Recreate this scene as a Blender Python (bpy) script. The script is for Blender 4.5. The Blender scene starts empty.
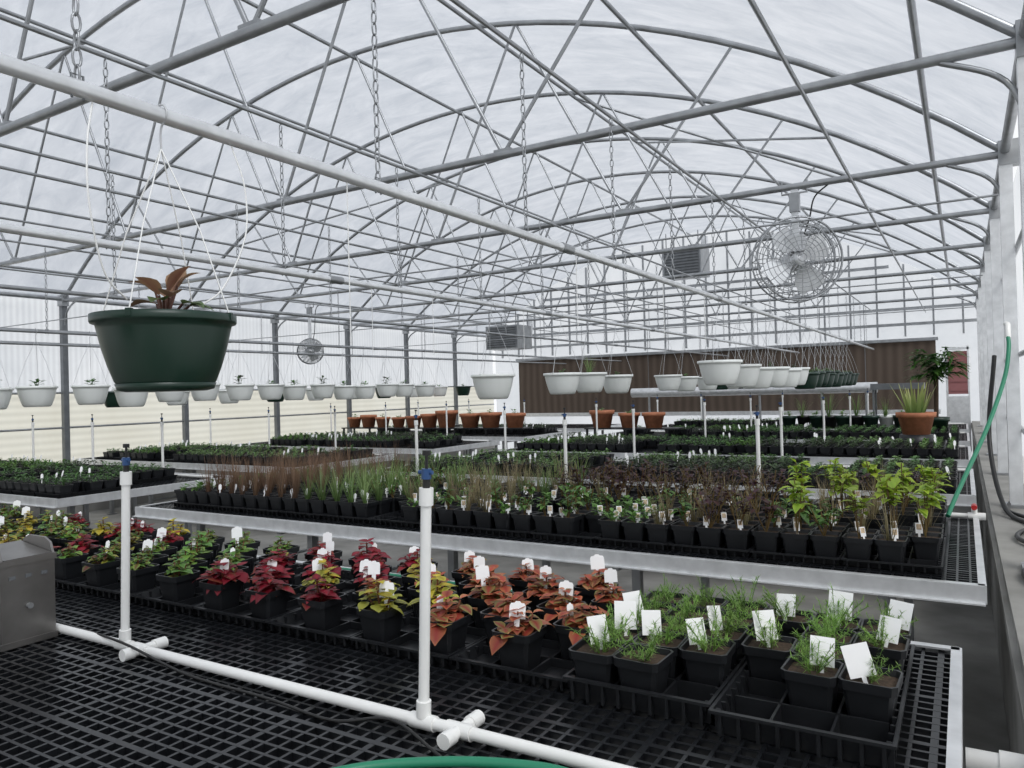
import bpy, math, random
import numpy as np
from mathutils import Vector, Matrix
random.seed(7)
H=1.6           # camera height
BZ=0.8          # bench top
sc=bpy.context.scene
sc.view_settings.view_transform='Standard'
sc.view_settings.look='None'

# ------------------------------------------------------------------ materials
MATS=[]; MID={}
def new_mat(name):
    m=bpy.data.materials.new(name); m.use_nodes=True
    MID[name]=len(MATS); MATS.append(m)
    nt=m.node_tree; b=nt.nodes['Principled BSDF']
    return m,nt,b
def simple(name,col,rough=0.5,metal=0.0,noise=0.0,nscale=20,bump=0.0,spec=0.5):
    m,nt,b=new_mat(name)
    b.inputs['Base Color'].default_value=(*col,1)
    b.inputs['Roughness'].default_value=rough
    b.inputs['Metallic'].default_value=metal
    b.inputs['Specular IOR Level'].default_value=spec
    if noise>0 or bump>0:
        tc=nt.nodes.new('ShaderNodeTexCoord'); n=nt.nodes.new('ShaderNodeTexNoise')
        n.inputs['Scale'].default_value=nscale; n.inputs['Detail'].default_value=6
        nt.links.new(tc.outputs['Object'],n.inputs['Vector'])
        if noise>0:
            r=nt.nodes.new('ShaderNodeValToRGB')
            r.color_ramp.elements[0].position=0.3; r.color_ramp.elements[1].position=0.7
            r.color_ramp.elements[0].color=(*[c*(1-noise) for c in col],1)
            r.color_ramp.elements[1].color=(*[min(1,c*(1+noise)) for c in col],1)
            nt.links.new(n.outputs['Fac'],r.inputs['Fac']); nt.links.new(r.outputs['Color'],b.inputs['Base Color'])
        if bump>0:
            bp=nt.nodes.new('ShaderNodeBump'); bp.inputs['Strength'].default_value=bump
            nt.links.new(n.outputs['Fac'],bp.inputs['Height']); nt.links.new(bp.outputs['Normal'],b.inputs['Normal'])
    return MID[name]
GALV=simple('galvanized_steel',(0.34,0.35,0.36),0.34,0.65,0.18,9)
GALVD=simple('galvanized_dark',(0.18,0.19,0.20),0.5,0.5,0.15,9)
ALU=simple('aluminium_rail',(0.72,0.73,0.74),0.34,0.5,0.12,14)
PVC=simple('white_pvc',(0.86,0.86,0.84),0.35,0,0.04,8)
BLACKP=simple('black_plastic',(0.011,0.012,0.014),0.36,0,0.2,12)
GRATE=simple('bench_grate_black',(0.009,0.010,0.012),0.28,0,0.3,10)
SOIL=simple('potting_soil',(0.06,0.038,0.024),0.95,0,0.5,120,0.8)
TAG=simple('tag_white',(0.9,0.9,0.9),0.5)
GREENP=simple('green_plastic',(0.008,0.030,0.019),0.36,0,0.1,8)
WHITEP=simple('white_plastic',(0.80,0.82,0.79),0.4)
TERRA=simple('terracotta',(0.42,0.16,0.08),0.7,0,0.2,15)
HOSE=simple('green_hose',(0.02,0.22,0.12),0.4)
RUB=simple('black_rubber',(0.01,0.01,0.01),0.45)
BLUE=simple('blue_fitting',(0.02,0.07,0.20),0.4)
RED=simple('red_valve',(0.5,0.02,0.02),0.4)
WIRE=simple('hanger_wire',(0.55,0.56,0.57),0.45,0.2)
CONC=simple('concrete',(0.25,0.245,0.23),0.9,0,0.25,3,0.25)
STAIN=simple('stainless_box',(0.24,0.23,0.22),0.34,0.8,0.25,6)
BEIGE=simple('printed_label',(0.55,0.42,0.28),0.6,0,0.4,90)
# leaf material using the per-vertex colour
m,nt,b=new_mat('leaf'); LEAF=MID['leaf']
at=nt.nodes.new('ShaderNodeAttribute'); at.attribute_name='Col'
nt.links.new(at.outputs['Color'],b.inputs['Base Color']); b.inputs['Roughness'].default_value=0.5
tl=nt.nodes.new('ShaderNodeBsdfTranslucent'); mx=nt.nodes.new('ShaderNodeMixShader'); mx.inputs[0].default_value=0.3
nt.links.new(at.outputs['Color'],tl.inputs['Color'])
out=nt.nodes['Material Output']
nt.links.new(b.outputs[0],mx.inputs[1]); nt.links.new(tl.outputs[0],mx.inputs[2]); nt.links.new(mx.outputs[0],out.inputs['Surface'])

def sheet(name,col1,col2,transp,scale=(1,1,1),nscale=1.2,wave=0,lo=.34,hi=.66):
    m,nt,b=new_mat(name); nt.nodes.remove(b); out=nt.nodes['Material Output']
    tc=nt.nodes.new('ShaderNodeTexCoord'); mp=nt.nodes.new('ShaderNodeMapping'); mp.inputs['Scale'].default_value=scale
    n=nt.nodes.new('ShaderNodeTexNoise'); n.inputs['Scale'].default_value=nscale; n.inputs['Detail'].default_value=10; n.inputs['Roughness'].default_value=0.72
    n.inputs['Distortion'].default_value=0.5
    nt.links.new(tc.outputs['Object'],mp.inputs['Vector']); nt.links.new(mp.outputs[0],n.inputs['Vector'])
    r=nt.nodes.new('ShaderNodeValToRGB'); r.color_ramp.elements[0].position=lo; r.color_ramp.elements[1].position=hi
    r.color_ramp.elements[0].color=(*col1,1); r.color_ramp.elements[1].color=(*col2,1)
    nt.links.new(n.outputs['Fac'],r.inputs['Fac'])
    colout=r.outputs['Color']
    if wave:
        w=nt.nodes.new('ShaderNodeTexWave'); w.bands_direction='Z' if wave<0 else 'Y'
        w.inputs['Scale'].default_value=abs(wave)
        nt.links.new(tc.outputs['Object'],w.inputs['Vector'])
        mr=nt.nodes.new('ShaderNodeMapRange'); mr.inputs['To Min'].default_value=0.88; mr.inputs['To Max'].default_value=1.0
        nt.links.new(w.outputs['Fac'],mr.inputs['Value'])
        mm=nt.nodes.new('ShaderNodeMix'); mm.data_type='RGBA'; mm.blend_type='MULTIPLY'; mm.inputs[0].default_value=1
        nt.links.new(colout,mm.inputs[6]); nt.links.new(mr.outputs[0],mm.inputs[7]); colout=mm.outputs[2]
    tr=nt.nodes.new('ShaderNodeBsdfTransparent'); tr2=nt.nodes.new('ShaderNodeBsdfTranslucent'); df=nt.nodes.new('ShaderNodeBsdfDiffuse')
    nt.links.new(colout,tr.inputs['Color'])
    nt.links.new(colout,tr2.inputs['Color']); nt.links.new(colout,df.inputs['Color'])
    m1=nt.nodes.new('ShaderNodeMixShader'); m1.inputs[0].default_value=0.3
    nt.links.new(tr2.outputs[0],m1.inputs[1]); nt.links.new(df.outputs[0],m1.inputs[2])
    m2=nt.nodes.new('ShaderNodeMixShader'); m2.inputs[0].default_value=transp
    nt.links.new(m1.outputs[0],m2.inputs[1]); nt.links.new(tr.outputs[0],m2.inputs[2])
    nt.links.new(m2.outputs[0],out.inputs['Surface'])
    return MID[name]
ROOF=sheet('roof_polyethylene',(0.50,0.53,0.575),(0.70,0.72,0.755),0.72,(.7,1.6,.7),2.2,0,.3,.7)
POLY=sheet('polycarbonate_panel',(0.74,0.76,0.78),(0.88,0.89,0.90),0.55,(1,1,1),0.8,4)
CREAM=sheet('roll_up_curtain',(0.78,0.75,0.64),(0.86,0.84,0.74),0.45,(1,1,1),0.6,-3)
REDP=sheet('red_siding_panel',(0.50,0.30,0.30),(0.55,0.34,0.34),0.3)
# brown cooling pad
m,nt,b=new_mat('cooling_pad'); PAD=MID['cooling_pad']
tc=nt.nodes.new('ShaderNodeTexCoord'); w=nt.nodes.new('ShaderNodeTexWave'); w.bands_direction='X'; w.inputs['Scale'].default_value=1.6; w.inputs['Distortion'].default_value=1.5; w.inputs['Detail'].default_value=3
r=nt.nodes.new('ShaderNodeValToRGB'); r.color_ramp.elements[0].color=(0.075,0.053,0.040,1); r.color_ramp.elements[1].color=(0.11,0.082,0.062,1)
nt.links.new(tc.outputs['Object'],w.inputs['Vector']); nt.links.new(w.outputs['Fac'],r.inputs['Fac']); nt.links.new(r.outputs[0],b.inputs['Base Color']); b.inputs['Roughness'].default_value=0.9

# ------------------------------------------------------------------ mesh builder
class MB:
    def __init__(s): s.V=[];s.L=[];s.N=[];s.M=[];s.C=[];s.S=[];s.n=0
    def raw(s,V,L,N,M,C,S):
        s.V.append(V);s.L.append(L+s.n);s.N.append(N);s.M.append(M);s.C.append(C);s.S.append(S);s.n+=len(V)
    def poly(s,V,F,mat=0,col=(1,1,1),smooth=False):
        V=np.asarray(V,float).reshape(-1,3)
        L=np.array([i for f in F for i in f],dtype=np.int64); N=np.array([len(f) for f in F],dtype=np.int64)
        C=np.asarray(col,float)
        if C.ndim==1: C=np.tile(C,(len(V),1))
        s.raw(V,L,N,np.full(len(N),mat,dtype=np.int64),C,np.full(len(N),smooth))
    def box(s,c,d,mat=0,R=None):
        x,y,z=[q/2 for q in d]
        V=np.array([(-x,-y,-z),(x,-y,-z),(x,y,-z),(-x,y,-z),(-x,-y,z),(x,-y,z),(x,y,z),(-x,y,z)])
        if R is not None: V=V@np.array(R).T
        s.poly(V+np.array(c),[(0,3,2,1),(4,5,6,7),(0,1,5,4),(1,2,6,5),(2,3,7,6),(3,0,4,7)],mat)
    def tube(s,P,r,mat=0,n=8,cap=True,closed=False,col=(1,1,1)):
        P=np.asarray(P,float); k=len(P); r=np.broadcast_to(np.asarray(r,float),(k,))
        if closed: T=np.roll(P,-1,0)-np.roll(P,1,0)
        else:
            T=np.zeros_like(P); T[1:-1]=P[2:]-P[:-2]; T[0]=P[1]-P[0]; T[-1]=P[-1]-P[-2]
        T/=np.maximum(np.linalg.norm(T,axis=1)[:,None],1e-9)
        ref=np.array([0,0,1.0]) if abs(T[0][2])<0.9 else np.array([1.0,0,0])
        a=np.arange(n)*2*math.pi/n; V=[]
        u=np.cross(T[0],ref); u/=np.linalg.norm(u)
        for i in range(k):
            u=u-T[i]*np.dot(u,T[i]); u/=max(np.linalg.norm(u),1e-9); w=np.cross(T[i],u)
            V.append(P[i]+r[i]*(np.cos(a)[:,None]*u+np.sin(a)[:,None]*w))
        V=np.concatenate(V); F=[]
        for i in range(k if closed else k-1):
            j=(i+1)%k
            for q in range(n):
                F.append((i*n+q,i*n+(q+1)%n,j*n+(q+1)%n,j*n+q))
        s.poly(V,F,mat,col,True)
        if cap and not closed:
            s.poly(V[:n],[tuple(range(n))[::-1]],mat,col); s.poly(V[-n:],[tuple(range(n))],mat,col)
    def lathe(s,prof,c=(0,0,0),mat=0,n=24,smooth=True,R=None):
        V=[];a=np.arange(n)*2*math.pi/n
        for r,z in prof: V.append(np.stack([r*np.cos(a),r*np.sin(a),np.full(n,z)],1))
        V=np.concatenate(V)
        if R is not None: V=V@np.array(R).T
        F=[(i*n+q,i*n+(q+1)%n,(i+1)*n+(q+1)%n,(i+1)*n+q) for i in range(len(prof)-1) for q in range(n)]
        s.poly(V+np.array(c),F,mat,(1,1,1),smooth)
    def rings(s,rings,mat=0,smooth=False,capb=False,capt=False):
        n=len(rings[0]);V=np.concatenate([np.array(r,float) for r in rings])
        F=[(i*n+q,i*n+(q+1)%n,(i+1)*n+(q+1)%n,(i+1)*n+q) for i in range(len(rings)-1) for q in range(n)]
        if capb: F.append(tuple(range(n))[::-1])
        if capt: F.append(tuple(range((len(rings)-1)*n,len(rings)*n)))
        s.poly(V,F,mat,(1,1,1),smooth)
    def freeze(s):
        return tuple(np.concatenate(q) for q in (s.V,s.L,s.N,s.M,s.C,s.S))
    def inst(s,T,pos,rz=None,scl=None,tint=None,lean=None):
        V,L,N,M,C,S=T; pos=np.asarray(pos,float).reshape(-1,3);k=len(pos)
        if k==0:return
        rz=np.zeros(k) if rz is None else np.broadcast_to(np.asarray(rz,float),(k,)); scl=np.ones(k) if scl is None else np.broadcast_to(np.asarray(scl,float),(k,))
        c,si=np.cos(rz),np.sin(rz)
        X=V[None,:,0]*c[:,None]-V[None,:,1]*si[:,None]; Y=V[None,:,0]*si[:,None]+V[None,:,1]*c[:,None]; Z=np.broadcast_to(V[None,:,2],X.shape)
        W=np.stack([X,Y,Z],2)*scl[:,None,None]+pos[:,None,:]
        nv=len(V)
        LL=(L[None,:]+(np.arange(k)*nv)[:,None]).reshape(-1)
        CC=np.tile(C,(k,1))
        if tint is not None: CC=CC*np.repeat(np.asarray(tint),nv,axis=0)
        s.raw(W.reshape(-1,3),LL,np.tile(N,k),np.tile(M,k),CC,np.tile(S,k))
    def build(s,name,parent=None):
        V,L,N,M,C,S=s.freeze()
        me=bpy.data.meshes.new(name)
        me.vertices.add(len(V)); me.vertices.foreach_set('co',V.astype(np.float32).ravel())
        me.loops.add(len(L)); me.loops.foreach_set('vertex_index',L.astype(np.int32))
        me.polygons.add(len(N)); st=np.concatenate([[0],np.cumsum(N)[:-1]]).astype(np.int32)
        me.polygons.foreach_set('loop_start',st)
        used=np.unique(M); mp=np.zeros(len(MATS),int)
        for i,u in enumerate(used): me.materials.append(MATS[u]); mp[u]=i
        me.polygons.foreach_set('material_index',mp[M].astype(np.int32))
        me.polygons.foreach_set('use_smooth',S.astype(bool))
        me.update(calc_edges=True); me.validate()
        if LEAF in used:
            ca=me.color_attributes.new('Col','FLOAT_COLOR','POINT')
            ca.data.foreach_set('color',np.concatenate([np.clip(C,0,1),np.ones((len(C),1))],1).astype(np.float32).ravel())
        ob=bpy.data.objects.new(name,me); sc.collection.objects.link(ob)
        if parent: ob.parent=parent
        return ob
def cr(P,m=8,closed=False):
    P=[np.array(p,float) for p in P]; o=[]
    Q=[2*P[0]-P[1]]+P+[2*P[-1]-P[-2]]
    for i in range(1,len(Q)-2):
        for j in range(m):
            t=j/m; a,b,c,d=Q[i-1],Q[i],Q[i+1],Q[i+2]
            o.append(0.5*((2*b)+(-a+c)*t+(2*a-5*b+4*c-d)*t*t+(-a+3*b-3*c+d)*t**3))
    o.append(P[-1]); return np.array(o)
def rotz(a): c,s=math.cos(a),math.sin(a); return np.array([[c,-s,0],[s,c,0],[0,0,1]])
def rotx(a): c,s=math.cos(a),math.sin(a); return np.array([[1,0,0],[0,c,-s],[0,s,c]])
def roty(a): c,s=math.cos(a),math.sin(a); return np.array([[c,0,s],[0,1,0],[-s,0,c]])

# ------------------------------------------------------------------ shell
XR,XL=0.30,-11.02; XC=(XR+XL)/2; EZ=H+1.47; RISE=2.11; HW=(XR-XL)/2
Rr=(HW*HW+RISE*RISE)/(2*RISE)
Y0,Y1=-3.74,17.49
def arch_z(x,dz=0): return EZ+math.sqrt(Rr*Rr-(x-XC)**2)-(Rr-RISE)+dz
def arch(y,n=36,off=0.0):
    return [(XL+(XR-XL)*i/n,y,arch_z(XL+(XR-XL)*i/n)+off) for i in range(n+1)]
TY=[2.05+1.93*i for i in range(-2,8)]
# floor
mb=MB(); mb.poly([(XL-.3,Y0,0),(XR+.6,Y0,0),(XR+.6,Y1,0),(XL-.3,Y1,0)],[(0,1,2,3)],CONC); mb.build('floor')
# roof film
mb=MB(); n=48; A=arch(Y0,n,0.05);B=arch(Y1,n,0.05)
mb.poly(A+B,[(i,n+1+i,n+2+i,i+1) for i in range(n)],ROOF,smooth=True); mb.build('ceiling')
# right wall
CX=0.13; CTZ=0.75
mb=MB(); mb.box((CX+.2,(Y0+Y1)/2,CTZ/2),(.4,Y1-Y0,CTZ),CONC)
mb.box((CX+.2,(Y0+Y1)/2,CTZ-.06),(.44,Y1-Y0,.05),CONC)
mb.poly([(XR+.09,Y0,CTZ),(XR+.09,Y1,CTZ),(XR+.09,Y1,EZ+.08),(XR+.09,Y0,EZ+.08)],[(0,1,2,3)],POLY); mb.build('wall_right')
# left wall
mb=MB(); mb.box((XL-.1,(Y0+Y1)/2,.25),(.2,Y1-Y0,.5),CONC)
mb.poly([(XL-.09,Y0,.5),(XL-.09,Y1,.5),(XL-.09,Y1,1.75),(XL-.09,Y0,1.75)],[(3,2,1,0)],CREAM)
mb.poly([(XL-.09,Y0,1.75),(XL-.09,Y1,1.75),(XL-.09,Y1,EZ+.08),(XL-.09,Y0,EZ+.08)],[(3,2,1,0)],POLY); mb.build('wall_left')
def gable(y,z0):
    A=arch(y,36,0.05); V=[(p[0],y,z0) for p in A]+A; k=len(A)
    return V,[(i,i+1,k+i+1,k+i) for i in range(k-1)]
mb=MB(); V,F=gable(Y1,0); mb.poly(V,F,POLY)
PX0,PX1=-10.2,-.45; pc=(PX0+PX1)/2; pw=PX1-PX0
mb.box((pc,Y1-.08,1.68),(pw,.12,1.41),PAD)
mb.box((pc,Y1-.10,2.42),(pw+.1,.2,.06),GALV); mb.box((pc,Y1-.10,.95),(pw+.1,.2,.09),ALU)
for i in range(22):
    x=XL+HW*2*(i+.5)/22; mb.box((x,Y1-.03,(2.5+arch_z(x))/2),(.035,.05,arch_z(x)-2.5),GALV)
for z in (2.75,EZ,EZ+.9): 
    w=HW*2 if z<=EZ else HW*1.45
    mb.box((XC,Y1-.05,z),(w,.05,.06),GALV)
mb.build('wall_far')
mb=MB(); mb.box((-.08,Y1-.12,1.72),(.34,.04,.85),REDP); 
for i in range(5): mb.box((-.08,Y1-.145,1.35+i*.18),(.34,.01,.02),REDP)
mb.box((-.08,Y1-.14,2.2),(.42,.05,.05),ALU); mb.box((-.27,Y1-.14,1.2),(.04,.05,2.1),ALU); mb.box((.10,Y1-.14,1.2),(.03,.05,2.1),ALU); mb.box((-.08,Y1-.14,.7),(.34,.04,1.1),ALU); mb.build('door_1')
mb=MB(); V,F=gable(Y0,0); mb.poly(V,F,POLY); mb.build('wall_back')

# ------------------------------------------------------------------ trusses
def halfweb(mb,y):
    ch=[-2.95,-1.0,1.0,2.95]; top=[-3.9,-1.95,0,1.95,3.9]
    for j,c in enumerate(ch):
        for i in (j,j+1):
            mb.tube([(XC+c,y,EZ),(XC+top[i],y,arch_z(XC+top[i]))],.012,GALV,6)
    for c in ch: mb.box((XC+c,y,EZ+.01),(.12,.03,.05),GALV)
for y in TY:
    mb=MB()
    mb.tube(arch(y),.025,GALV,8)
    mb.tube([(XL,y,EZ),(XR,y,EZ)],.025,GALV,10)
    halfweb(mb,y)
    for x,s in ((XR,-1),(XL,1)):
        m_=ALU if x==XR else GALVD
        z0=CTZ if x==XR else .5
        mb.box((x-(.02 if x==XR else 0),y,(z0+EZ)/2),(.075,.075,EZ-z0),m_)
        mb.box((x-(.02 if x==XR else 0),y,z0+.01),(.16,.16,.02),GALV)
        mb.box((x,y,EZ),(.12,.10,.16),GALV)
        mb.tube(cr([(x+s*.0,y,EZ-.45),(x+s*.10,y,EZ-.16),(x+s*.38,y,EZ)]),.014,GALV,6)
    mb.build('roof_truss')
# purlins and bracing
mb=MB()
for c in (-5.2,-4.3,-3.1,-1.6,0,1.6,3.1,4.3,5.2):
    x=XC+c; mb.tube([(x,Y0+.05,arch_z(x)-.05),(x,Y1-.1,arch_z(x)-.05)],.019,GALV,8)
for x in (XL+.02,XR-.02):
    mb.tube([(x,Y0+.05,EZ+.02),(x,Y1-.1,EZ+.02)],.03,GALV,8)
    for z in (1.25,1.75,2.45): mb.tube([(x+(.05 if x>0 else -.05),Y0+.05,z),(x+(.05 if x>0 else -.05),Y1-.1,z)],.017,GALV,6)
mb.build('roof_purlins')
mb=MB()
for i in (0,2,5,8):
    for c0,c1 in ((-4.3,-1.6),(4.3,1.6),(1.6,4.3)):
        mb.tube([(XC+c0,TY[i],arch_z(XC+c0)-.06),(XC+c1,TY[i+1],arch_z(XC+c1)-.06)],.014,GALV,6)
mb.build('roof_wind_braces')
mb=MB()
for x in (-1.55,-3.0,-4.5,-7.1,-8.6): mb.tube([(x,Y0+.05,EZ-.04),(x,Y1-.3,EZ-.04)],.010,GALV,6)
mb.build('chain_support_conduits')

# ------------------------------------------------------------------ basket rails with chains
PZ=H+.65
lk=MB(); a=np.arange(10)*2*math.pi/10
lk.tube(np.stack([.009*np.cos(a),0*a,.021*np.sin(a)],1),.0028,GALV,5,closed=True); LINK=lk.freeze()
for x,rr in ((-1.55,.018),(-3.0,.018),(-4.5,.013),(-7.1,.015),(-8.6,.015)):
    mb=MB(); mb.tube([(x,Y0+.3,PZ),(x,Y1-.5,PZ)],rr,ALU if x>-4 else GALV,12)
    ys=[1.8+.93*k for k in range(-4,16)] if x>-4.6 else [1.8+1.86*k for k in range(-1,8)]
    for y in ys:
        zs=np.arange(PZ+rr+.01,EZ-.05,.036); P=np.stack([np.full(len(zs),x),np.full(len(zs),y),zs],1)
        mb.inst(LINK,P,np.arange(len(zs))%2*math.pi/2)
        mb.tube([(x,y-.012,PZ-rr-.004),(x,y-.012,PZ+rr+.01),(x,y+.012,PZ+rr+.01),(x,y+.012,PZ-rr-.004)],.003,GALVD,5)
    for y in (0.55,3.1,5.6,8.1,10.6,13.1): mb.tube([(x,y-.05,PZ),(x,y+.05,PZ)],rr+.004,GALV,12)
    mb.build('hanging_basket_rail')
mb=MB()
for (x,y,z0,z1) in ((-4.2,0,EZ-.25,0),(-6.0,0,EZ-.1,0),(-9.6,0,2.5,0),(-.6,0,EZ-.12,0)):
    mb.tube([(x,Y0+.1,z0),(x,Y1-.3,z0)],.009,GALV,6)
for y in (5.0,8.8,12.6): mb.tube([(XL+.1,y,2.62),(XR-.1,y,2.62)],.007,GALV,5)
mb.build('electrical_conduits')

# ------------------------------------------------------------------ benches
def bench(x0,x1,y0,y1,px=.046,py=.040,bw=.0085):
    mb=MB(); cx,cy=(x0+x1)/2,(y0+y1)/2
    nx=int((x1-x0)/px); ny=int((y1-y0)/py)
    for i in range(1,nx):
        x=x0+i*(x1-x0)/nx; w=bw*(1.9 if i%6==0 else 1); mb.box((x,cy,BZ-.012),(w,y1-y0-.02,.022),GRATE)
    for i in range(1,ny):
        y=y0+i*(y1-y0)/ny; w=bw*(1.9 if i%7==0 else 1); mb.box((cx,y,BZ-.011),(x1-x0-.02,w,.021),GRATE)
    for y,s in ((y0,1),(y1,-1)):
        mb.box((cx,y,BZ-.025),(x1-x0,.012,.07),ALU); mb.box((cx,y-s*.012,BZ-.058),(x1-x0,.03,.006),ALU); mb.box((cx,y+s*.012,BZ+.008),(x1-x0,.03,.006),ALU)
    for x,s in ((x0,1),(x1,-1)):
        mb.box((x,cy,BZ-.025),(.012,y1-y0,.07),ALU); mb.box((x+s*.010,cy,BZ+.008),(.024,y1-y0,.006),ALU)
    nl=5
    for i in range(nl):
        x=x0+.35+(x1-x0-.7)*i/(nl-1)
        mb.box((x,cy,BZ-.06),(.04,y1-y0-.03,.05),GALV)
        for y in (y0+.3,y1-.3):
            mb.box((x,y,(BZ-.08)/2),(.045,.045,BZ-.08),GALV); mb.box((x,y,.008),(.1,.1,.012),GALV)
        mb.tube([(x,y0+.3,.25),(x,y1-.3,.25)],.012,GALV,6)
    return mb.build('greenhouse_bench')
ROWS=[(0.75,2.56),(3.36,5.12),(5.92,7.68),(8.48,10.24),(11.04,12.8),(13.6,15.36)]
RX=(-5.34,0.05); LX=(-10.8,-6.42)
for k,(a,b2) in enumerate(ROWS):
    r=( -5.34,-0.03) if k==0 else RX
    bench(r[0],r[1],a,b2); bench(LX[0],LX[1],a,b2,.06,.05)

# ------------------------------------------------------------------ irrigation pipes with risers
def irrigation(y,x0,x1,rx,stubs=(),wire=False,lean=0.0):
    mb=MB(); z=BZ+.018
    mb.tube([(x0,y,z),(x1,y,z)],.0145,PVC,12)
    for x in rx:
        L=lean
        def q(h): h=h*.965 if h>.1 else h; return (x+L*h/.57,y,z+h)
        mb.tube([q(0),q(.57)],.013,PVC,12)
        mb.tube([q(.012),q(.05)],.018,PVC,12); mb.tube([(x-.035,y,z),(x+.035,y,z)],.0185,PVC,12)
        mb.tube([q(.535),q(.578)],.0175,PVC,12); mb.tube([q(.57),q(.605)],.009,RUB,8)
        mb.tube([q(.60),q(.625)],.012,BLUE,8); c=q(.616); mb.tube([(c[0]-.022,y,c[2]),(c[0]+.018,y,c[2])],.005,BLUE,8)
        mb.tube([q(.625),q(.66)],.004,RUB,6); mb.tube([q(.658),q(.67)],.010,RUB,8)
    for x in stubs:
        mb.tube([(x,y-.055,z),(x,y+.075,z)],.0145,PVC,12)
        mb.tube([(x,y-.065,z),(x,y-.03,z)],.0185,PVC,12); mb.tube([(x,y+.04,z),(x,y+.08,z)],.0185,PVC,12); mb.tube([(x-.035,y,z),(x+.035,y,z)],.0185,PVC,12)
    if wire:
        P=cr([(x0+.1,y+.05,z-.01),(-3.2,y+.05,z+.0),(-2.75,y+.045,z-.005),(-2.3,y-.03,z+.022),(-1.95,y-.05,z-.012),(-1.6,y-.06,z-.012),(-1.35,y-.075,z-.014),(-1.2,y-.03,z+.0),(-1.0,y-.1,z-.014)])
        mb.tube(P,.004,RUB,6)
    mb.build('irrigation_pipe')
irrigation(1.42,-5.2,-.12,(-1.125,-2.33,-3.6,-4.85),(-1.02,-2.24,-3.5),True,.027)
irrigation(4.99,-5.25,-.0,(-1.15,-2.55,-3.95),())
for k in (2,3,4,5):
    y=ROWS[k][0]+1.55; irrigation(y,-5.25,0,(-1.5,-3.0,-4.6),())
for k in (1,2,3,4): 
    irrigation(ROWS[k][0]+1.55,-10.7,-6.5,(-7.3,-8.6,-9.9),())
mb=MB(); mb.tube([(.002,4.99,BZ+.018),(.09,4.99,BZ+.018)],.021,PVC,12); mb.tube([(.035,4.99,BZ+.02),(.035,4.99,BZ+.06)],.016,PVC,10); mb.tube([(.035,4.96,BZ+.07),(.035,5.03,BZ+.07)],.015,RED,10)
mb.build('pvc_ball_valve')
mb=MB(); mb.tube([(-.02,2.16,.66),(.105,2.16,.66)],.028,PVC,14); mb.tube([(.05,2.16,.66),(.103,2.16,.66)],.036,PVC,14)
mb.build('pvc_drain_stub')

# ------------------------------------------------------------------ plants
def leaf(mb,base,az,L,W,pitch,curl,cm,ce,segs=5,fold=.25,pk=.8):
    p=np.array(base,float); side=np.array([-math.sin(az),math.cos(az),0]); h=np.array([math.cos(az),math.sin(az),0])
    V=[];C=[]
    for i in range(segs+1):
        t=i/segs; w=W*.5*max(math.sin(math.pi*min(1,max(0,t)**pk)),0.03)
        if i%2 and segs>4: w*=1.06
        up=np.array([0,0,1.0])
        V+= [p+side*w+up*fold*w, p.copy(), p-side*w+up*fold*w]
        e=np.array(ce); m_=np.array(cm); C+=[e,m_*(1-t)+e*t if t>.85 else m_,e]
        an=pitch-curl*t; p=p+(h*math.cos(an)+up*math.sin(an))*L/segs
    F=[]
    for i in range(segs):
        a=i*3; F+=[(a,a+1,a+4,a+3),(a+1,a+2,a+5,a+4)]
    mb.poly(V,F,LEAF,C,True)
def blade(mb,base,az,L,W,pitch,curl,c0,c1,segs=4):
    p=np.array(base,float); side=np.array([-math.sin(az),math.cos(az),0]); h=np.array([math.cos(az),math.sin(az),0]);V=[];C=[]
    for i in range(segs+1):
        t=i/segs; w=W*.5*(1-t*.9); V+=[p+side*w,p-side*w]; c=np.array(c0)*(1-t)+np.array(c1)*t; C+=[c,c]
        an=pitch-curl*t*t; p=p+(h*math.cos(an)+np.array([0,0,1.])*math.sin(an))*L/segs
    mb.poly(V,[(2*i,2*i+1,2*i+3,2*i+2) for i in range(segs)],LEAF,C,True)
U=random.uniform
def jit(c,s=.25): k=U(1-s,1+s); return tuple(min(1,q*k) for q in c)
def coleus(cols,h=.055,size=.052,tiers=3,heads=5):
    mb=MB(); hd=[(U(-.008,.008),U(-.008,.008),1)]+[(math.cos(q)*U(.02,.045),math.sin(q)*U(.02,.045),U(.35,.9)) for q in [U(0,1)+6.283/heads*i+U(-.3,.3) for i in range(heads)]]
    for hi,(hx,hy,hf) in enumerate(hd):
        hh=h*hf
        mb.tube([(hx*.3,hy*.3,0),(hx*.8,hy*.8,hh*.6),(hx,hy,hh)],.0026,LEAF,5,col=(.25,.10,.05))
        a0=U(0,6.28)
        for k in range(tiers):
            z=hh*(.4+.6*k/(tiers-1))
            n_=4 if hi==0 else random.choice((2,2,3))
            for j in range(n_):
                cm,ce=random.choice(cols)
                az=a0+k*1.4+j*6.283/n_+U(-.4,.4)
                s=size*(1.05-.22*k)*U(.6,1.25)
                leaf(mb,(hx,hy,z+U(-.006,.006)),az,s,s*U(.66,.84),U(-.3,.35)+.10*k,U(.3,1.3),jit(cm,.4),jit(ce,.3),5,fold=U(-.1,.25),pk=.75)
    return mb.freeze()
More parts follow.
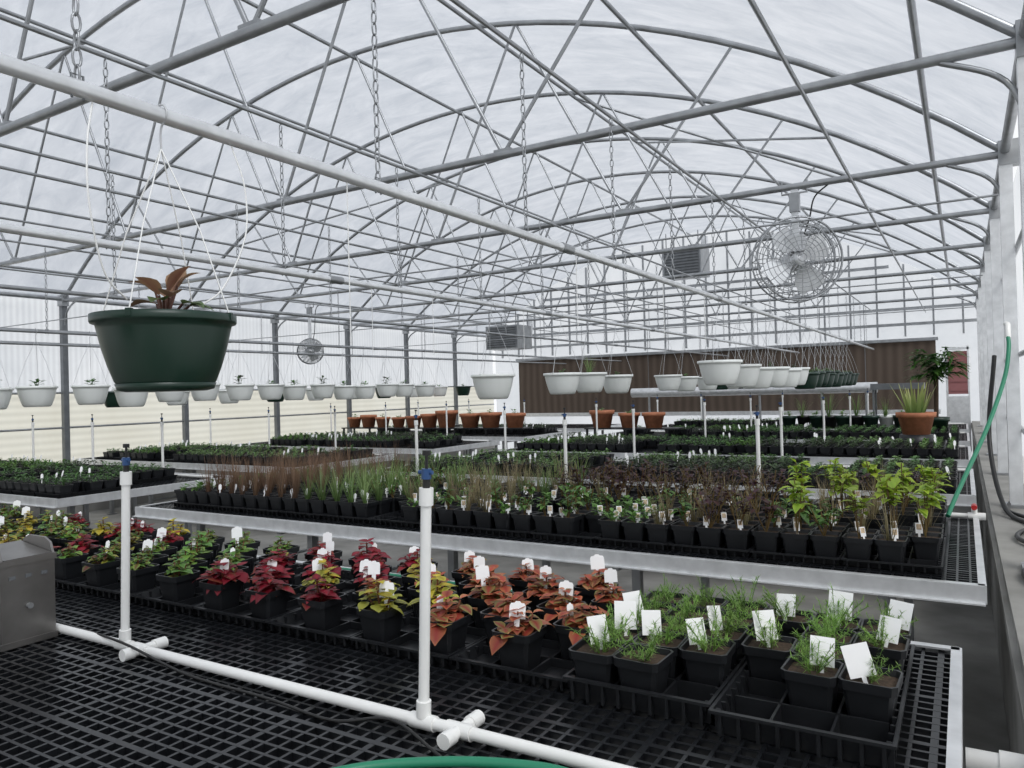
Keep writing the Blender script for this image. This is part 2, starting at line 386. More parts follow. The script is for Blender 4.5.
def feathery(h=.09,c=(.16,.31,.055)):
    mb=MB()
    for s in range(15):
        az=U(0,6.28); L=h*U(.45,1.15); lean=U(.1,1.1)
        base=np.array([math.cos(az)*.010,math.sin(az)*.010,0]); d_=np.array([math.cos(az)*math.sin(lean),math.sin(az)*math.sin(lean),math.cos(lean)]); tip=base+d_*L
        cc=jit(c); mb.tube([base,(base+tip)/2+np.array([0,0,.006]),tip],.0009,LEAF,3,False,col=cc)
        for q in range(30):
            t=U(.15,1.0); p=base+(tip-base)*t+np.array([0,0,.006*math.sin(math.pi*t)])
            blade(mb,p,U(0,6.28),U(.010,.022),.0026,U(-.6,1.0),U(-.3,.8),cc,jit((.30,.48,.11)),2)
    return mb.freeze()
def grass(c0,c1,h=.28,n=26,w=.005,spread=.35,curl=.9):
    mb=MB()
    for i in range(n):
        az=U(0,6.28); blade(mb,(math.cos(az)*U(0,.02),math.sin(az)*U(0,.02),0),az,h*U(.55,1.1),w*U(.7,1.3),1.57-U(.02,spread),U(0,curl),jit(c0),jit(c1),4)
    return mb.freeze()
def bushy(cols,h=.09,size=.04,n=30,spread=.05,segs=3,wr=.6,pm=.9):
    mb=MB()
    for i in range(n):
        az=U(0,6.28); r=U(0,spread*.6); z=h*U(.1,1); cm,ce=random.choice(cols)
        s=size*U(.7,1.2); leaf(mb,(math.cos(az)*r,math.sin(az)*r,z),az+U(-.6,.6),s,s*wr,U(-.1,pm),U(.2,1),jit(cm),jit(ce),segs)
    for i in range(4):
        az=U(0,6.28); mb.tube([(0,0,0),(math.cos(az)*spread*.4,math.sin(az)*spread*.4,h*.9)],.0018,LEAF,3,False,col=jit(cols[0][0]))
    return mb.freeze()
def tallleaf(cols,h=.22,size=.075,n=24,ns=4,sp=.3,t0=.45):
    mb=MB()
    for s in range(ns):
        az=U(0,6.28); l=U(.05,sp); tip=np.array([math.cos(az)*math.sin(l),math.sin(az)*math.sin(l),math.cos(l)])*h*U(.7,1.12)
        mb.tube([(0,0,0),tip],.0025,LEAF,4,False,col=(.18,.12,.04))
        for q in range(n//ns):
            t=U(t0,1); cm,ce=random.choice(cols); s_=size*U(.65,1.15)
            leaf(mb,tip*t,U(0,6.28),s_,s_*.62,U(-.2,.8),U(.4,1.3),jit(cm,.2),jit(ce,.2),4)
    return mb.freeze()
OR=((.34,.045,.035),(.42,.15,.06)); OR2=((.26,.03,.025),(.24,.25,.07)); OR3=((.42,.10,.06),(.44,.26,.11))
CR=((.27,.006,.022),(.17,.006,.015)); CR2=((.36,.010,.032),(.18,.05,.02))
YE=((.55,.40,.03),(.50,.44,.06)); YE2=((.34,.32,.04),(.43,.42,.08))
GM=((.15,.07,.03),(.16,.26,.05)); GM2=((.13,.24,.04),(.22,.34,.07)); GR=((.08,.19,.035),(.14,.28,.06))
BUR=((.14,.01,.02),(.12,.14,.04))
SP={}
def reg(n,f,k=4): SP[n]=[f() for _ in range(k)]
reg('coleus_orange',lambda:coleus([OR,OR,OR2,OR3]),8)
reg('coleus_crimson',lambda:coleus([CR,CR,CR2,CR],size=.056,h=.06),8)
reg('coleus_yellow',lambda:coleus([YE,YE,YE2,YE2],size=.05,h=.075),5)
reg('coleus_green',lambda:coleus([GM2,GR,GM,GM2],size=.05,h=.07),5)
reg('coleus_mixed',lambda:coleus([GM2,YE2,BUR,GM,GR],h=.06,size=.046),6)
reg('cosmos',lambda:feathery(),7)
reg('brown_grass',lambda:grass((.13,.08,.05),(.26,.16,.10),.27,42,.004,.32,.5))
reg('green_grass',lambda:grass((.10,.19,.05),(.26,.35,.13),.24,32,.006,.6,1.3),5)
reg('tan_grass',lambda:grass((.15,.13,.06),(.36,.30,.17),.22,28,.004,.55,1.1),5)
reg('mid_green',lambda:tallleaf([((.10,.21,.05),(.17,.29,.07)),((.07,.16,.04),(.12,.24,.06))],h=.13,size=.045,n=25,ns=5,sp=.6),5)
reg('lime',lambda:tallleaf([((.30,.42,.03),(.40,.52,.06)),((.22,.35,.03),(.34,.48,.06))],n=24,size=.066,t0=.6),6)
reg('purple',lambda:tallleaf([((.045,.012,.02),(.06,.025,.03)),((.07,.025,.025),(.05,.035,.025))],h=.17,size=.045,n=30,ns=6,sp=.5))
reg('low_green',lambda:bushy([((.09,.20,.04),(.13,.27,.06)),((.12,.24,.05),(.17,.30,.08))],h=.045,size=.034,n=24,spread=.04))
reg('far_green',lambda:bushy([((.08,.18,.05),(.13,.25,.08)),((.06,.14,.05),(.11,.21,.07))],h=.05,size=.038,n=16,segs=2,spread=.04),6)
reg('far_light',lambda:bushy([((.16,.27,.09),(.22,.34,.13)),((.11,.22,.07),(.17,.28,.10))],h=.05,size=.038,n=15,segs=2,spread=.04),6)
reg('far_dark',lambda:bushy([((.05,.09,.04),(.08,.13,.05)),((.07,.05,.05),(.07,.12,.05))],h=.07,size=.04,n=18,segs=2))
# pots
def sq(h,z,ch=.18):
    c=h*(1-ch); return [(h,-c,z),(h,c,z),(c,h,z),(-c,h,z),(-h,c,z),(-h,-c,z),(-c,-h,z),(c,-h,z)]
mb=MB(); mb.rings([sq(.041,0),sq(.054,.095),sq(.060,.096),sq(.062,.118),sq(.057,.118),sq(.054,.102)],BLACKP,capb=True)
mb.poly(sq(.055,.103),[tuple(range(8))],SOIL); POT=mb.freeze()
mb=MB(); mb.rings([sq(.043,0),sq(.060,.1),sq(.054,.1)],BLACKP); mb.poly(sq(.055,.09),[tuple(range(8))],SOIL); POTF=mb.freeze()
def tagT(w,h,st):
    mb=MB(); R=roty(U(-.12,.12))@rotx(-.28)
    o=[(-w/2,0),(w/2,0),(w/2,h*.72),(w*.42,h*.88),(w*.2,h*.9),(w*.13,h),(-w*.13,h),(-w*.2,h*.9),(-w*.42,h*.88),(-w/2,h*.72)]
    F=[(q[0],-.0006,q[1]+st) for q in o]; B=[(q[0],.0006,q[1]+st) for q in o]; n=len(o)
    V=np.array(F+B)@R.T
    mb.poly(V,[tuple(range(n)),tuple(range(2*n-1,n-1,-1))]+[(i,n+i,n+(i+1)%n,(i+1)%n) for i in range(n)],TAG)
    S=np.array([(-w*.13,0,-.03),(w*.13,0,-.03),(w*.17,0,st),(-w*.17,0,st)])@R.T
    mb.poly(S,[(0,1,2,3)],TAG); return mb
tag_big=[tagT(.044,.046,.045+.02*(i%2)).freeze() for i in range(4)]
tag_sm=[tagT(.020,.04,.035).freeze() for _ in range(3)]
tag_far=[tagT(.022,.05,.035).freeze() for _ in range(3)]
def square_tag():
    mb=MB(); R=rotz(U(-.4,.4))@roty(U(-.25,.25))@rotx(-U(.25,.6))
    V=np.array([(-.029,0,.02),(.029,0,.02),(.029,0,.092),(-.029,0,.092),(-.029,.001,.02),(.029,.001,.02),(.029,.001,.092),(-.029,.001,.092)])@R.T
    mb.poly(V,[(0,1,2,3),(7,6,5,4),(0,4,5,1),(1,5,6,2),(2,6,7,3),(3,7,4,0)],TAG)
    V=np.array([(-.004,0,-.02),(.004,0,-.02),(.005,0,.02),(-.005,0,.02)])@R.T; mb.poly(V,[(0,1,2,3)],TAG); return mb.freeze()
tag_sq=[square_tag() for _ in range(7)]
def photo_label():
    mb=MB(); R=rotx(-.25); 
    V=np.array([(-.014,0,.02),(.014,0,.02),(.014,0,.065),(-.014,0,.065)])@R.T; mb.poly(V,[(0,1,2,3)],TAG)
    V=np.array([(-.010,-.001,.036),(.010,-.001,.036),(.010,-.001,.060),(-.010,-.001,.060)])@R.T; mb.poly(V,[(0,1,2,3)],BEIGE)
    V=np.array([(-.005,0,-.03),(.005,0,-.03),(.005,0,.02),(-.005,0,.02)])@R.T; mb.poly(V,[(0,1,2,3)],TAG); return mb.freeze()
tag_ph=[photo_label()]
# tray 3 x 5
TWx,TWy=.384,.68; CPX=.1265
def rect(hx,hy,z): return [(-hx,-hy,z),(hx,-hy,z),(hx,hy,z),(-hx,hy,z)]
def tray(th):
    mb=MB(); hx,hy=TWx/2,TWy/2
    mb.rings([rect(hx-.025,hy-.025,0),rect(hx-.010,hy-.010,th-.008),rect(hx,hy,th-.007),rect(hx,hy,th),rect(hx-.008,hy-.012,th),rect(hx-.022,hy-.028,.006)],BLACKP)
    mb.poly(rect(hx-.025,hy-.025,.004),[(0,1,2,3)],BLACKP)
    for i in (-.5,.5): mb.box((i*CPX,0,.004+th*.35),(.006,TWy-.05,th*.7),BLACKP)
    for j in (-1.5,-.5,.5,1.5): mb.box((0,j*.13,.004+th*.35),(TWx-.05,.006,th*.7),BLACKP)
    for i in range(-4,5): 
        for s in (-1,1): mb.box((i*.042,s*(hy-.014),th*.47),(.008,.014,th*.85),BLACKP)
    for j in range(-7,8):
        for s in (-1,1): mb.box((s*(hx-.014),j*.044,th*.47),(.014,.008,th*.85),BLACKP)
    return mb.freeze()
TRAY=tray(.06); TRAYL=tray(.035)
hx,hy=TWx/2,TWy/2
mb=MB(); mb.rings([rect(hx-.02,hy-.02,0),rect(hx-.004,hy-.004,.035),rect(hx-.012,hy-.012,.035),rect(hx-.028,hy-.028,.006)],BLACKP); mb.poly(rect(hx-.025,hy-.025,.004),[(0,1,2,3)],BLACKP); TRAYF=mb.freeze()

CROPS={}
def crop(n):
    if n not in CROPS: CROPS[n]=MB()
    return CROPS[n]
def place(cropname,sp,x,y,z=BZ+.006,tag=None,far=False,scale=1):
    mb=crop(cropname); mb.inst(POTF if far else POT,[(x,y,z)],U(-.05,.05))
    k=U(.8,1.15); mb.inst(random.choice(SP[sp]),[(x+U(-.006,.006),y+U(-.006,.006),z+(.09 if far else .102))],U(0,6.28),U(.82,1.18)*scale,[(k,k*U(.95,1.05),k)])
    if tag is not None:
        mb.inst(random.choice(tag),[(x+U(-.03,.03),y-.02+U(-.015,.04),z+.1)],U(.1,.8),U(.9,1.1))
trays=MB(); ftrays=MB()
def cells(tx,ty):
    for i in (-1,0,1):
        for j in (-2,-1,0,1,2): yield i,j,tx+i*CPX,ty+j*.13
# ---- bench 1
tx=-.135-TWx/2; k=0
while tx>-5.2:
    ty=2.10 if k>1 else (2.03 if k==0 else 2.06)
    trays.inst(TRAY if k<2 else TRAYL,[(tx,ty,BZ+.001)],0)
    for i,j,x,y in cells(tx,ty):
        if k<2:
            if k==0 and j==-2: continue
            if U(0,1)<.08: continue
            place('potted_cosmos','cosmos',x,y,tag=tag_sq if U(0,1)<.68 else None,scale=1.0)
        else:
            if (i+j+k)%2 and k<9: continue
            if k>=9 and U(0,1)<.3: continue
            if x>-1.42: sp='coleus_orange'
            elif x>-1.80: sp='coleus_yellow' if U(0,1)<.6 else 'coleus_orange'
            elif x>-2.42: sp='coleus_crimson' if U(0,1)<.85 else 'coleus_yellow'
            elif x>-3.2: sp='coleus_green' if U(0,1)<.85 else 'coleus_mixed'
            else: sp=random.choice(['coleus_mixed','coleus_mixed','coleus_mixed','coleus_green','coleus_green','coleus_crimson','coleus_yellow'])
            tg=tag_big if U(0,1)<(.62 if x>-2.4 else .15) else (tag_sm if U(0,1)<.25 else None)
            place('potted_coleus',sp,x,y,tag=tg,scale=1.12 if x>-2.5 else 1.0)
    tx-=TWx+.004; k+=1
# ---- bench 2
for row,ty in enumerate((3.85,4.55)):
    tx=-.09-TWx/2
    while tx>-5.15:
        trays.inst(TRAYL,[(tx,ty,BZ+.001)],0)
        for i,j,x,y in cells(tx,ty):
            if U(0,1)<(.06 if j==-2 else .28): continue
            cn,tg='potted_perennials',None; r_=U(0,1)
            if row==0:
                if x>-.75: sp='lime' if r_<.42 else ('tan_grass' if r_<.85 else 'mid_green'); tg=tag_ph
                elif x>-1.35: sp='tan_grass' if r_<.5 else ('mid_green' if r_<.75 else 'purple'); tg=tag_ph
                elif x>-2.2: sp='low_green' if r_<.65 else 'mid_green'; tg=tag_ph
                elif x>-3.0: sp='tan_grass' if r_<.4 else ('mid_green' if r_<.6 else 'low_green'); tg=tag_ph
                elif x>-3.9: sp='green_grass' if r_<.75 else 'mid_green'; tg=tag_sm
                elif x>-4.85: sp='brown_grass'; tg=tag_sm
                else: sp='low_green'; tg=tag_sm
            else:
                if x>-.9: sp='lime' if r_<.5 else ('purple' if r_<.75 else 'tan_grass')
                elif x>-2.3: sp='purple' if r_<.75 else 'tan_grass'
                elif x>-3.0: sp='green_grass' if r_<.5 else 'tan_grass'
                elif x>-3.9: sp='green_grass' if r_<.8 else 'mid_green'
                elif x>-4.85: sp='brown_grass'
                else: sp='low_green'
                tg=tag_ph
            if U(0,1)>(.7 if (row==0 and j<=-1) else .35): tg=None
            place({'lime':'potted_lime_foliage','purple':'potted_purple_foliage','brown_grass':'potted_brown_grass','green_grass':'potted_green_grass','tan_grass':'potted_tan_grass'}.get(sp,'potted_green_perennials'),sp,x,y,tag=tg)
        tx-=TWx+.004
# ---- the other benches
def fill(x0,x1,y0,dens=.85,rows=2):
    for row in range(rows):
        ty=y0+.40+row*.72; tx=x1-.1-TWx/2; sp='far_green'
        while tx>x0+.2:
            if U(0,1)<.12: tx-=.39; continue
            ftrays.inst(TRAYF,[(tx,ty,BZ+.001)],0)
            if U(0,1)<.5: sp=random.choice(['far_green','far_green','far_light','far_light','far_dark','low_green'])
            lab=U(0,1)<.35
            for i,j,x,y in cells(tx,ty):
                if U(0,1)>dens: continue
                place('potted_seedlings',sp,x,y,far=True,tag=tag_far if (lab and U(0,1)<.3) else None,scale=.92)
            tx-=.39
for k in (2,3): fill(RX[0],RX[1],ROWS[k][0])
fill(-3.7,RX[1],ROWS[4][0]); fill(RX[0],-3.7,ROWS[4][0]+.6,.8,1)
fill(RX[0],-2.9,ROWS[5][0],.7)
for k in (0,1,2,3): fill(LX[0],LX[1],ROWS[k][0])
fill(LX[0],LX[1],ROWS[4][0]+.72,.85,1)
trays.build('nursery_trays'); ftrays.build('seedling_trays')
for n_,m_ in CROPS.items(): m_.build(n_)

# terracotta pots at the far benches
def tpot(mb,c,r,h,mat=TERRA):
    mb.lathe([(0,0),(r*.68,0),(r*.9,h*.78),(r,h*.78),(r*1.02,h),(r*.92,h),(r*.88,h*.86),(0,h*.86)],c,mat,20)
    mb.lathe([(0,h*.865),(r*.87,h*.865)],c,SOIL,20)
mb=MB()
x=-10.5; first=True
while x<-3.95:
    if -6.5<x<-5.2: x=-5.08
    s=U(.13,.17) if x<-8.8 else U(.17,.21); z=BZ+.16
    tpot(mb,(x,11.3+U(-.02,.02),z),s,s*U(1.25,1.5))
    if U(0,1)<.6: mb.inst(random.choice(SP['far_light']),[(x,11.3,z+s*1.1)],0,1.6)
    x+=s*2+U(.03,.10)
mb.build('terracotta_pots')
for xa,xb in ((-10.7,-6.5),(-5.33,-3.75)):
    mb=MB(); mb.box(((xa+xb)/2,11.3,BZ+.148),(xb-xa,.36,.02),BLACKP)
    for q in range(int((xb-xa)/.7)+1):
        for dy in (-.15,.15): mb.box((xa+.04+q*.68,11.3+dy,BZ+.07),(.03,.03,.136),BLACKP)
    mb.build('pot_riser_shelf')
mb=MB(); c=(-.47,9.7,BZ)
mb.lathe([(0,.0),(.20,0),(.17,.18),(0,.18)],c,BLACKP,20); tpot(mb,(c[0],c[1],BZ+.18),.205,.25)
for i in range(26):
    az=U(0,6.28); blade(mb,(c[0]+math.cos(az)*.08,c[1]+math.sin(az)*.08,BZ+.39),az,U(.22,.45),.055,1.57-U(.05,.5),U(-.1,.3),(.12,.24,.06),(.40,.42,.14),5)
mb.build('potted_snake_plant')
mb=MB(); c=(-.34,12.3,BZ); tpot(mb,c,.17,.26,GREENP); mb.tube([(c[0],c[1],BZ+.2),(c[0]+.02,c[1],BZ+.95)],.03,SOIL,8)
for i in range(30):
    az=i*.9; base=np.array([c[0]+.02,c[1],BZ+.93-.03*(i%5)]); 
    for q in range(10):
        t=q/10; L=.42*t
        p=base+np.array([math.cos(az)*L*.8,math.sin(az)*L*.8,(.06+.09*(i%4))*math.sin(t*2.6)])
        for s in (-1,1): blade(mb,p,az+s*.8,.18,.055,U(-.5,.3),.6,(.03,.10,.02),(.08,.18,.03),3)
mb.build('potted_palm')
mb=MB()
for i in range(9):
    x=-.9-i*.22; s=.13; tpot(mb,(x,13.9+U(0,.3),BZ),s,.22,random.choice([BLACKP,BLACKP,WHITEP,GREENP])); 
    mb.inst(random.choice(SP['green_grass' if i%2 else 'far_light']),[(x,13.95,BZ+.2)],0,U(1.5,2.2))
mb.build('potted_houseplants')

# ------------------------------------------------------------------ hanging baskets
def basket(x,y,rim,mat,plant=None,ps=1,r=.165,h=.185,n=32,near=False):
    mb=MB(); z=rim-h
    prof=[(0,0),(r*.58,0),(r*.64,.004),(r*.70,h*.10),(r*.78,h*.30),(r*.86,h*.55),(r*.92,h*.80),(r*.94,h*.885),(r*1.0,h*.89),(r*1.01,h*.91),(r*1.01,h),(r*.97,h*1.005),(r*.94,h*.97),(r*.92,h*.88),(0,h*.86)]
    mb.lathe(prof,(x,y,z),mat,n)
    if near: mb.lathe([(0,-.006),(r*.56,-.006),(r*.665,-.002),(r*.70,.012),(r*.66,.012)],(x,y,z),mat,n)
    mb.lathe([(0,h*.885),(r*.91,h*.885)],(x,y,z),SOIL,n)
    top=(x,y,PZ-.075)
    for k in range(3 if not near else 4):
        a=k*(2.094 if not near else 1.571)+.5; e=(x+math.cos(a)*r*.98,y+math.sin(a)*r*.98,z+h)
        mb.tube([e,((e[0]+top[0])/2+math.cos(a)*.012,(e[1]+top[1])/2+math.sin(a)*.012,(e[2]+top[2])/2),top],.0017,PVC if near else WIRE,5)
        mb.box((e[0],e[1],z+h*.97),(.012,.012,.016),mat,rotz(a))
    hk=cr([(x,y,PZ-.075),(x+.001,y,PZ-.03),(x+.024,y,PZ-.0),(x+.012,y,PZ+.023),(x-.012,y,PZ+.023),(x-.026,y,PZ-.0)],4)
    mb.tube(hk,.0026,WIRE,5)
    if plant: mb.inst(random.choice(SP[plant]),[(x,y,z+h*.88)],U(0,6),ps)
    if near:
        G=(.09,.12,.05)
        for (dx,dy,dz,az,L,p,cm) in ((.01,0,.05,.6,.085,1.2,(.20,.09,.06)),(-.01,.01,.045,2.6,.075,.7,(.24,.11,.07)),(.03,-.01,.04,-.5,.075,.35,(.16,.09,.06)),(0,.02,.055,1.9,.08,1.3,(.28,.14,.09)),(.05,.01,.025,.1,.07,.1,G),(-.03,0,.03,3.6,.07,.25,(.14,.08,.05)),(.01,-.02,.045,-1.4,.075,.8,(.26,.13,.08)),(.06,.02,.02,.5,.06,.1,G),(.02,.02,.07,1.0,.06,.9,(.30,.16,.10)),(-.02,-.01,.06,4.2,.06,.6,(.20,.10,.06)),(.04,-.03,.03,-1.0,.065,.15,G)):
            base=(x+dx,y+dy,z+h+dz)
            leaf(mb,base,az,L,L*.65,p,.8,cm,(cm[0]*1.3,cm[1]*1.6,cm[2]*1.4),6)
            mb.tube([(x,y,z+h*.88),base],.003,LEAF,5,col=(.15,.07,.05))
    mb.build('hanging_basket')
basket(-1.555,1.06,H+.192,GREENP,None,1,.152,.165,n=48,near=True)
basket(-1.56,.54,H+.20,GREENP,'coleus_green',1,.152,.165,n=48)
for y in (5.66,6.2,6.75,7.3,7.9,8.4): basket(-1.55+U(-.02,.02),y,H+.16+U(-.02,.03),WHITEP,'far_dark' if U(0,1)<.5 else None,.8)
for i in range(10): basket(-1.55,9.1+i*.42,H+.13+U(-.02,.02),GREENP,'far_green' if U(0,1)<.6 else None,1.2,n=20)
for i,y in enumerate((4.72,5.85,6.4,7.05,8.6,9.25)): basket(-3.0,y,H+.13+U(-.01,.02),WHITEP,'green_grass' if i in (2,) else ('far_green' if i%2 else None),1)
for i in range(8): basket(-3.0,10.2+i*.6,H+.12,GREENP if i%2 else WHITEP,'far_green',1.1,n=18)
for i in range(15): basket(-7.1,3.15+i*.43+U(-.05,.05),H+.15+U(-.02,.02),WHITEP,'far_green' if i%3 else 'far_dark',1.5,n=20)
for i in range(10): basket(-8.6,5.2+i*.8,H+.12,WHITEP if i%3 else GREENP,'far_green',1.2,n=18)

# drip tubes looping from the rail
mb=MB()
mb.tube(cr([(-1.55,.90,PZ-.02),(-1.52,.87,PZ-.12),(-1.50,.86,PZ-.25),(-1.52,.90,PZ-.38),(-1.54,.96,PZ-.43)]),.0022,PVC,5)
mb.tube(cr([(-1.55,1.25,PZ-.02),(-1.53,1.27,PZ-.12),(-1.52,1.26,PZ-.25),(-1.53,1.2,PZ-.38),(-1.54,1.14,PZ-.43)]),.0022,PVC,5)
mb.tube([(-1.55,1.66,PZ),(-1.55,1.66,PZ-.5)],.0018,PVC,5)
for y in (3.2,4.4,5.25): mb.tube([(-1.55,y,PZ),(-1.55,y,PZ-.35)],.002,PVC,5); 
for y in (3.4,4.0,5.2): mb.tube([(-3.0,y,PZ),(-3.0,y,PZ-.4)],.002,PVC,5)
mb.build('drip_irrigation_tubes')

# ------------------------------------------------------------------ circulation fans
def fan(x,y,z,R,az,ztop,cage):
    mb=MB(); Rm=rotz(az)@rotx(math.pi/2)   # local z -> axis
    c=np.array([x,y,z])
    def tr(P): return np.array(P)@Rm.T+c
    a=np.arange(36)*2*math.pi/36
    for side in (-1,1):
        for k in range(1,11):
            r=R*k/10; dz=side*(.07+.06*math.sqrt(max(0,1-(k/10)**2)))
            mb.tube(tr(np.stack([r*np.cos(a),r*np.sin(a),np.full(36,dz)],1)),.0033 if k<10 else .008,cage,4,closed=True)
        for k in range(20):
            t=k*2*math.pi/20; P=[]
            for q in range(2,11):
                r=R*q/10; P.append((r*math.cos(t),r*math.sin(t),side*(.07+.06*math.sqrt(max(0,1-(q/10)**2)))))
            mb.tube(tr(P),.003,cage,4)
    for k in range(12):
        t=k*2*math.pi/12; mb.tube(tr([(R*math.cos(t),R*math.sin(t),-.07),(R*math.cos(t),R*math.sin(t),.07)]),.004,cage,4)
    mb.lathe([(0,-.22),(.06,-.22),(.075,-.20),(.075,-.04),(.05,-.02),(.05,.04),(0,.05)],c,ALU,20,R=Rm)
    for k in range(4):
        t0=k*math.pi/2+.5; V=[]
        for q in range(6):
            r=.05+(R*.85-.05)*q/5; w=.30+.25*math.sin(math.pi*q/5); 
            V+=[(r*math.cos(t0-w),r*math.sin(t0-w),-.03),(r*math.cos(t0+w),r*math.sin(t0+w),.035)]
        mb.poly(tr(V),[(2*q,2*q+1,2*q+3,2*q+2) for q in range(5)],ALU,smooth=True)
    mb.box((x,y,(z+.1+ztop)/2+.03),(.05,.02,ztop-z-.16),ALU); mb.box((x,y,ztop-.12),(.07,.06,.14),GALV); mb.box((x,y,z+.12),(.13,.10,.12),ALU)
    mb.tube([(x-.09,y,ztop+.04),(x-.09,y,ztop-.05),(x+.09,y,ztop-.05),(x+.09,y,ztop+.04)],.008,GALV,6)
    mb.tube(cr([(x+.03,y,z+.1),(x+.10,y,z+.3),(x+.14,y,ztop-.1),(x+.25,y,ztop-.01)]),.006,RUB,6)
    mb.build('circulation_fan')
fan(-1.04,5.91,H+.92,.31,.5,EZ,GALV)
fan(-8.9,8.6,H+.72,.20,.9,EZ,GALVD)
def heater(x,y,z,w,d,h):
    mb=MB(); mb.box((x,y,z),(w,d,h),GALV)
    for i in range(9): mb.box((x,y-d/2-.012,z-h*.4+h*.8*i/8),(w*.88,.03,h*.035),GALVD,rotx(.5))
    mb.box((x,y-d/2-.01,z),(w*.92,.01,h*.9),GALVD)
    for sx in (-1,1):
        for sy in (-1,1): mb.tube([(x+sx*w*.42,y+sy*d*.42,z+h/2),(x+sx*w*.42,y+sy*d*.42,max(EZ,z+h/2+.3))],.01,GALVD,5)
    mb.tube(cr([(x+w*.3,y+d*.5,z),(x+w*.3,y+d*.8,z+.1),(x+w*.3,y+d*.85,z+h)]),.07,ALU,12)
    mb.build('unit_heater')
heater(-4.84,15.2,H+2.55,.80,.6,.60)
heater(-8.4,13.9,H+1.15,.80,.6,.50)
mb=MB(); mb.tube([(-6.4,15.9,H-.12),(-1.4,15.9,H-.12)],.10,ALU,20)
for x in (-6,-4.8,-3.6,-2.4,-1.6): 
    mb.tube([(x,15.9,H-.04),(x,15.9,EZ)],.006,GALVD,5); mb.tube([(x,15.9,0),(x,15.9,H-.2)],.025,GALV,8)
mb.build('pad_supply_duct')
mb=MB(); mb.box((-.95,14.3,1.5),(.8,.5,.10),GALVD); 
for sx in (-.36,.36):
    for sy in (-.2,.2): mb.box((-.95+sx,14.3+sy,1.13),(.03,.03,.66),GALVD)
mb.build('potting_shelf')
# ------------------------------------------------------------------ galvanised box on bench 1
bx,by,bz=-2.79,1.31,BZ
mb=MB(); mb.box((bx,by,bz+.145),(.20,.17,.29),STAIN)
for s in (-1,1):
    V=[(bx-.10,by+s*.085,bz+.29),(bx+.10,by+s*.085,bz+.29),(bx+.085,by+s*.085,bz+.325),(bx+.05,by+s*.085,bz+.34),(bx-.05,by+s*.085,bz+.34),(bx-.085,by+s*.085,bz+.325)]
    V2=[(v[0],v[1]-s*.008,v[2]) for v in V]; n=6
    mb.poly(V+V2,[tuple(range(n)),tuple(range(2*n-1,n-1,-1))]+[(i,n+i,n+(i+1)%n,(i+1)%n) for i in range(n)],STAIN)
mb.box((bx,by,bz+.302),(.205,.15,.006),STAIN,roty(.12)); mb.box((bx+.101,by,bz+.28),(.006,.18,.02),STAIN); mb.box((bx+.101,by,bz+.012),(.006,.18,.02),STAIN)
mb.box((bx,by-.087,bz+.15),(.16,.004,.22),STAIN)
for j in range(3): mb.box((bx+.10,by-.05+j*.05,bz+.23),(.004,.02,.012),GALVD); mb.box((bx-.05+j*.05,by-.09,bz+.22),(.02,.004,.012),GALVD)
mb.tube([(bx+.10,by,bz+.13),(bx+.112,by,bz+.13)],.01,GALV,8)
mb.build('sensor_housing_box')

# ------------------------------------------------------------------ hoses
mb=MB(); P=cr([(-1.25,.80,BZ+.016),(-1.22,1.0,BZ+.016),(-1.12,1.17,BZ+.016),(-.98,1.27,BZ+.02),(-.83,1.33,BZ+.024),(-.69,1.35,BZ+.024),(-.5,1.29,BZ+.02),(-.35,1.15,BZ+.016),(-.3,.9,BZ+.016)])
mb.tube(P,.011,HOSE,10); mb.build('garden_hose')
mb=MB(); P=cr([(.25,5.62,1.86),(.25,5.58,1.78),(.22,5.48,1.6),(.12,5.22,1.32),(.0,4.93,1.06),(-.06,4.78,.93),(-.09,4.68,.86)])
mb.tube(P,.012,HOSE,10)
mb.tube([(.25,5.62,1.85),(.25,5.62,1.93),(.25,5.85,1.95)],.016,PVC,8)
mb.build('garden_hose')
mb=MB()
P=cr([(.19,6.1,1.75),(.14,5.9,1.2),(.2,5.5,.80),(.33,5.0,.772),(.30,4.2,.772),(.2,3.8,.772),(.3,3.4,.772)]); mb.tube(P,.014,RUB,8)
P=cr([(.28,6.2,.77),(.22,5.6,.77),(.34,5.2,.77),(.22,4.7,.77),(.33,4.3,.77),(.36,3.6,.77)]); mb.tube(P,.012,RUB,8)
mb.build('rubber_water_hose')
mb=MB(); P=cr([(-4.9,5.06,.83),(-4,5.07,.84),(-3,5.06,.83),(-2,5.07,.84),(-1,5.06,.83)]); mb.tube(P,.011,HOSE,8)
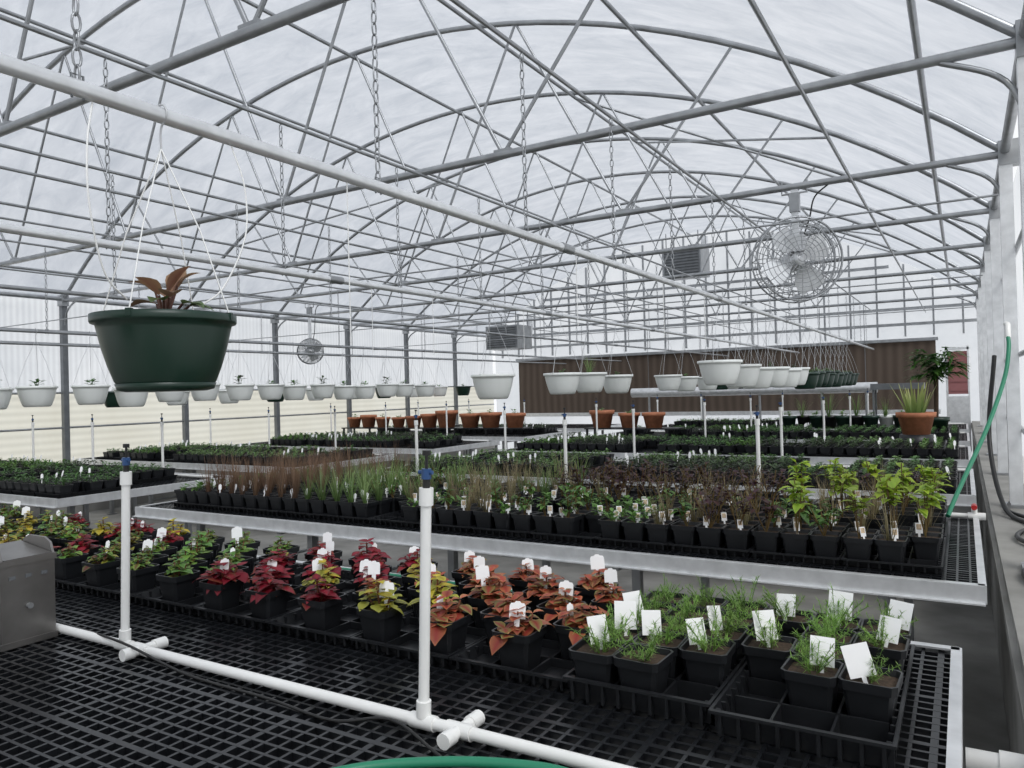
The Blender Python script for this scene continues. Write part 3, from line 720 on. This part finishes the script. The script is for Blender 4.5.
mb.tube(cr([(-2.6,2.5,BZ+.014),(-2.0,2.515,BZ+.014),(-1.4,2.50,BZ+.014),(-.7,2.515,BZ+.014)]),.010,HOSE,8)
mb.tube(cr([(-5.9,6.5,.02),(-5.8,8,.02),(-6.0,10,.02)]),.012,HOSE,8)
mb.build('garden_hose')

# ------------------------------------------------------------------ world, lights, camera
w=bpy.data.worlds.new('overcast_sky'); sc.world=w; w.use_nodes=True; nt=w.node_tree
bg=nt.nodes['Background']; tc=nt.nodes.new('ShaderNodeTexCoord'); no=nt.nodes.new('ShaderNodeTexNoise'); no.inputs['Scale'].default_value=1.2; no.inputs['Detail'].default_value=1
rp=nt.nodes.new('ShaderNodeValToRGB'); rp.color_ramp.elements[0].color=(.90,.94,1.0,1); rp.color_ramp.elements[1].color=(1,1,1,1)
nt.links.new(tc.outputs['Generated'],no.inputs['Vector']); nt.links.new(no.outputs['Fac'],rp.inputs['Fac']); nt.links.new(rp.outputs[0],bg.inputs['Color'])
bg.inputs['Strength'].default_value=1.02
sl=bpy.data.lights.new('hazy_sun','SUN'); sl.energy=3.6; sl.angle=math.radians(30); sl.color=(1,.97,.93)
so=bpy.data.objects.new('hazy_sun',sl); sc.collection.objects.link(so)
so.rotation_euler=Vector((-.55,.35,-.78)).to_track_quat('-Z','Y').to_euler()
cd=bpy.data.cameras.new('camera'); co=bpy.data.objects.new('camera',cd); sc.collection.objects.link(co)
cd.sensor_width=36; cd.lens=750/1024*36; cd.clip_start=.02; cd.clip_end=200
yaw=math.radians(31); pit=math.radians(.53); ro=math.radians(1.58)
F=Vector((-math.sin(yaw)*math.cos(pit),math.cos(yaw)*math.cos(pit),math.sin(pit)))
R=F.cross(Vector((0,0,1))).normalized(); Uv=R.cross(F)
up=Uv*math.cos(ro)+R*math.sin(ro); rt=R*math.cos(ro)-Uv*math.sin(ro)
M=Matrix((( rt.x,up.x,-F.x,0),(rt.y,up.y,-F.y,0),(rt.z,up.z,-F.z,H),(0,0,0,1)))
co.matrix_world=M; sc.camera=co
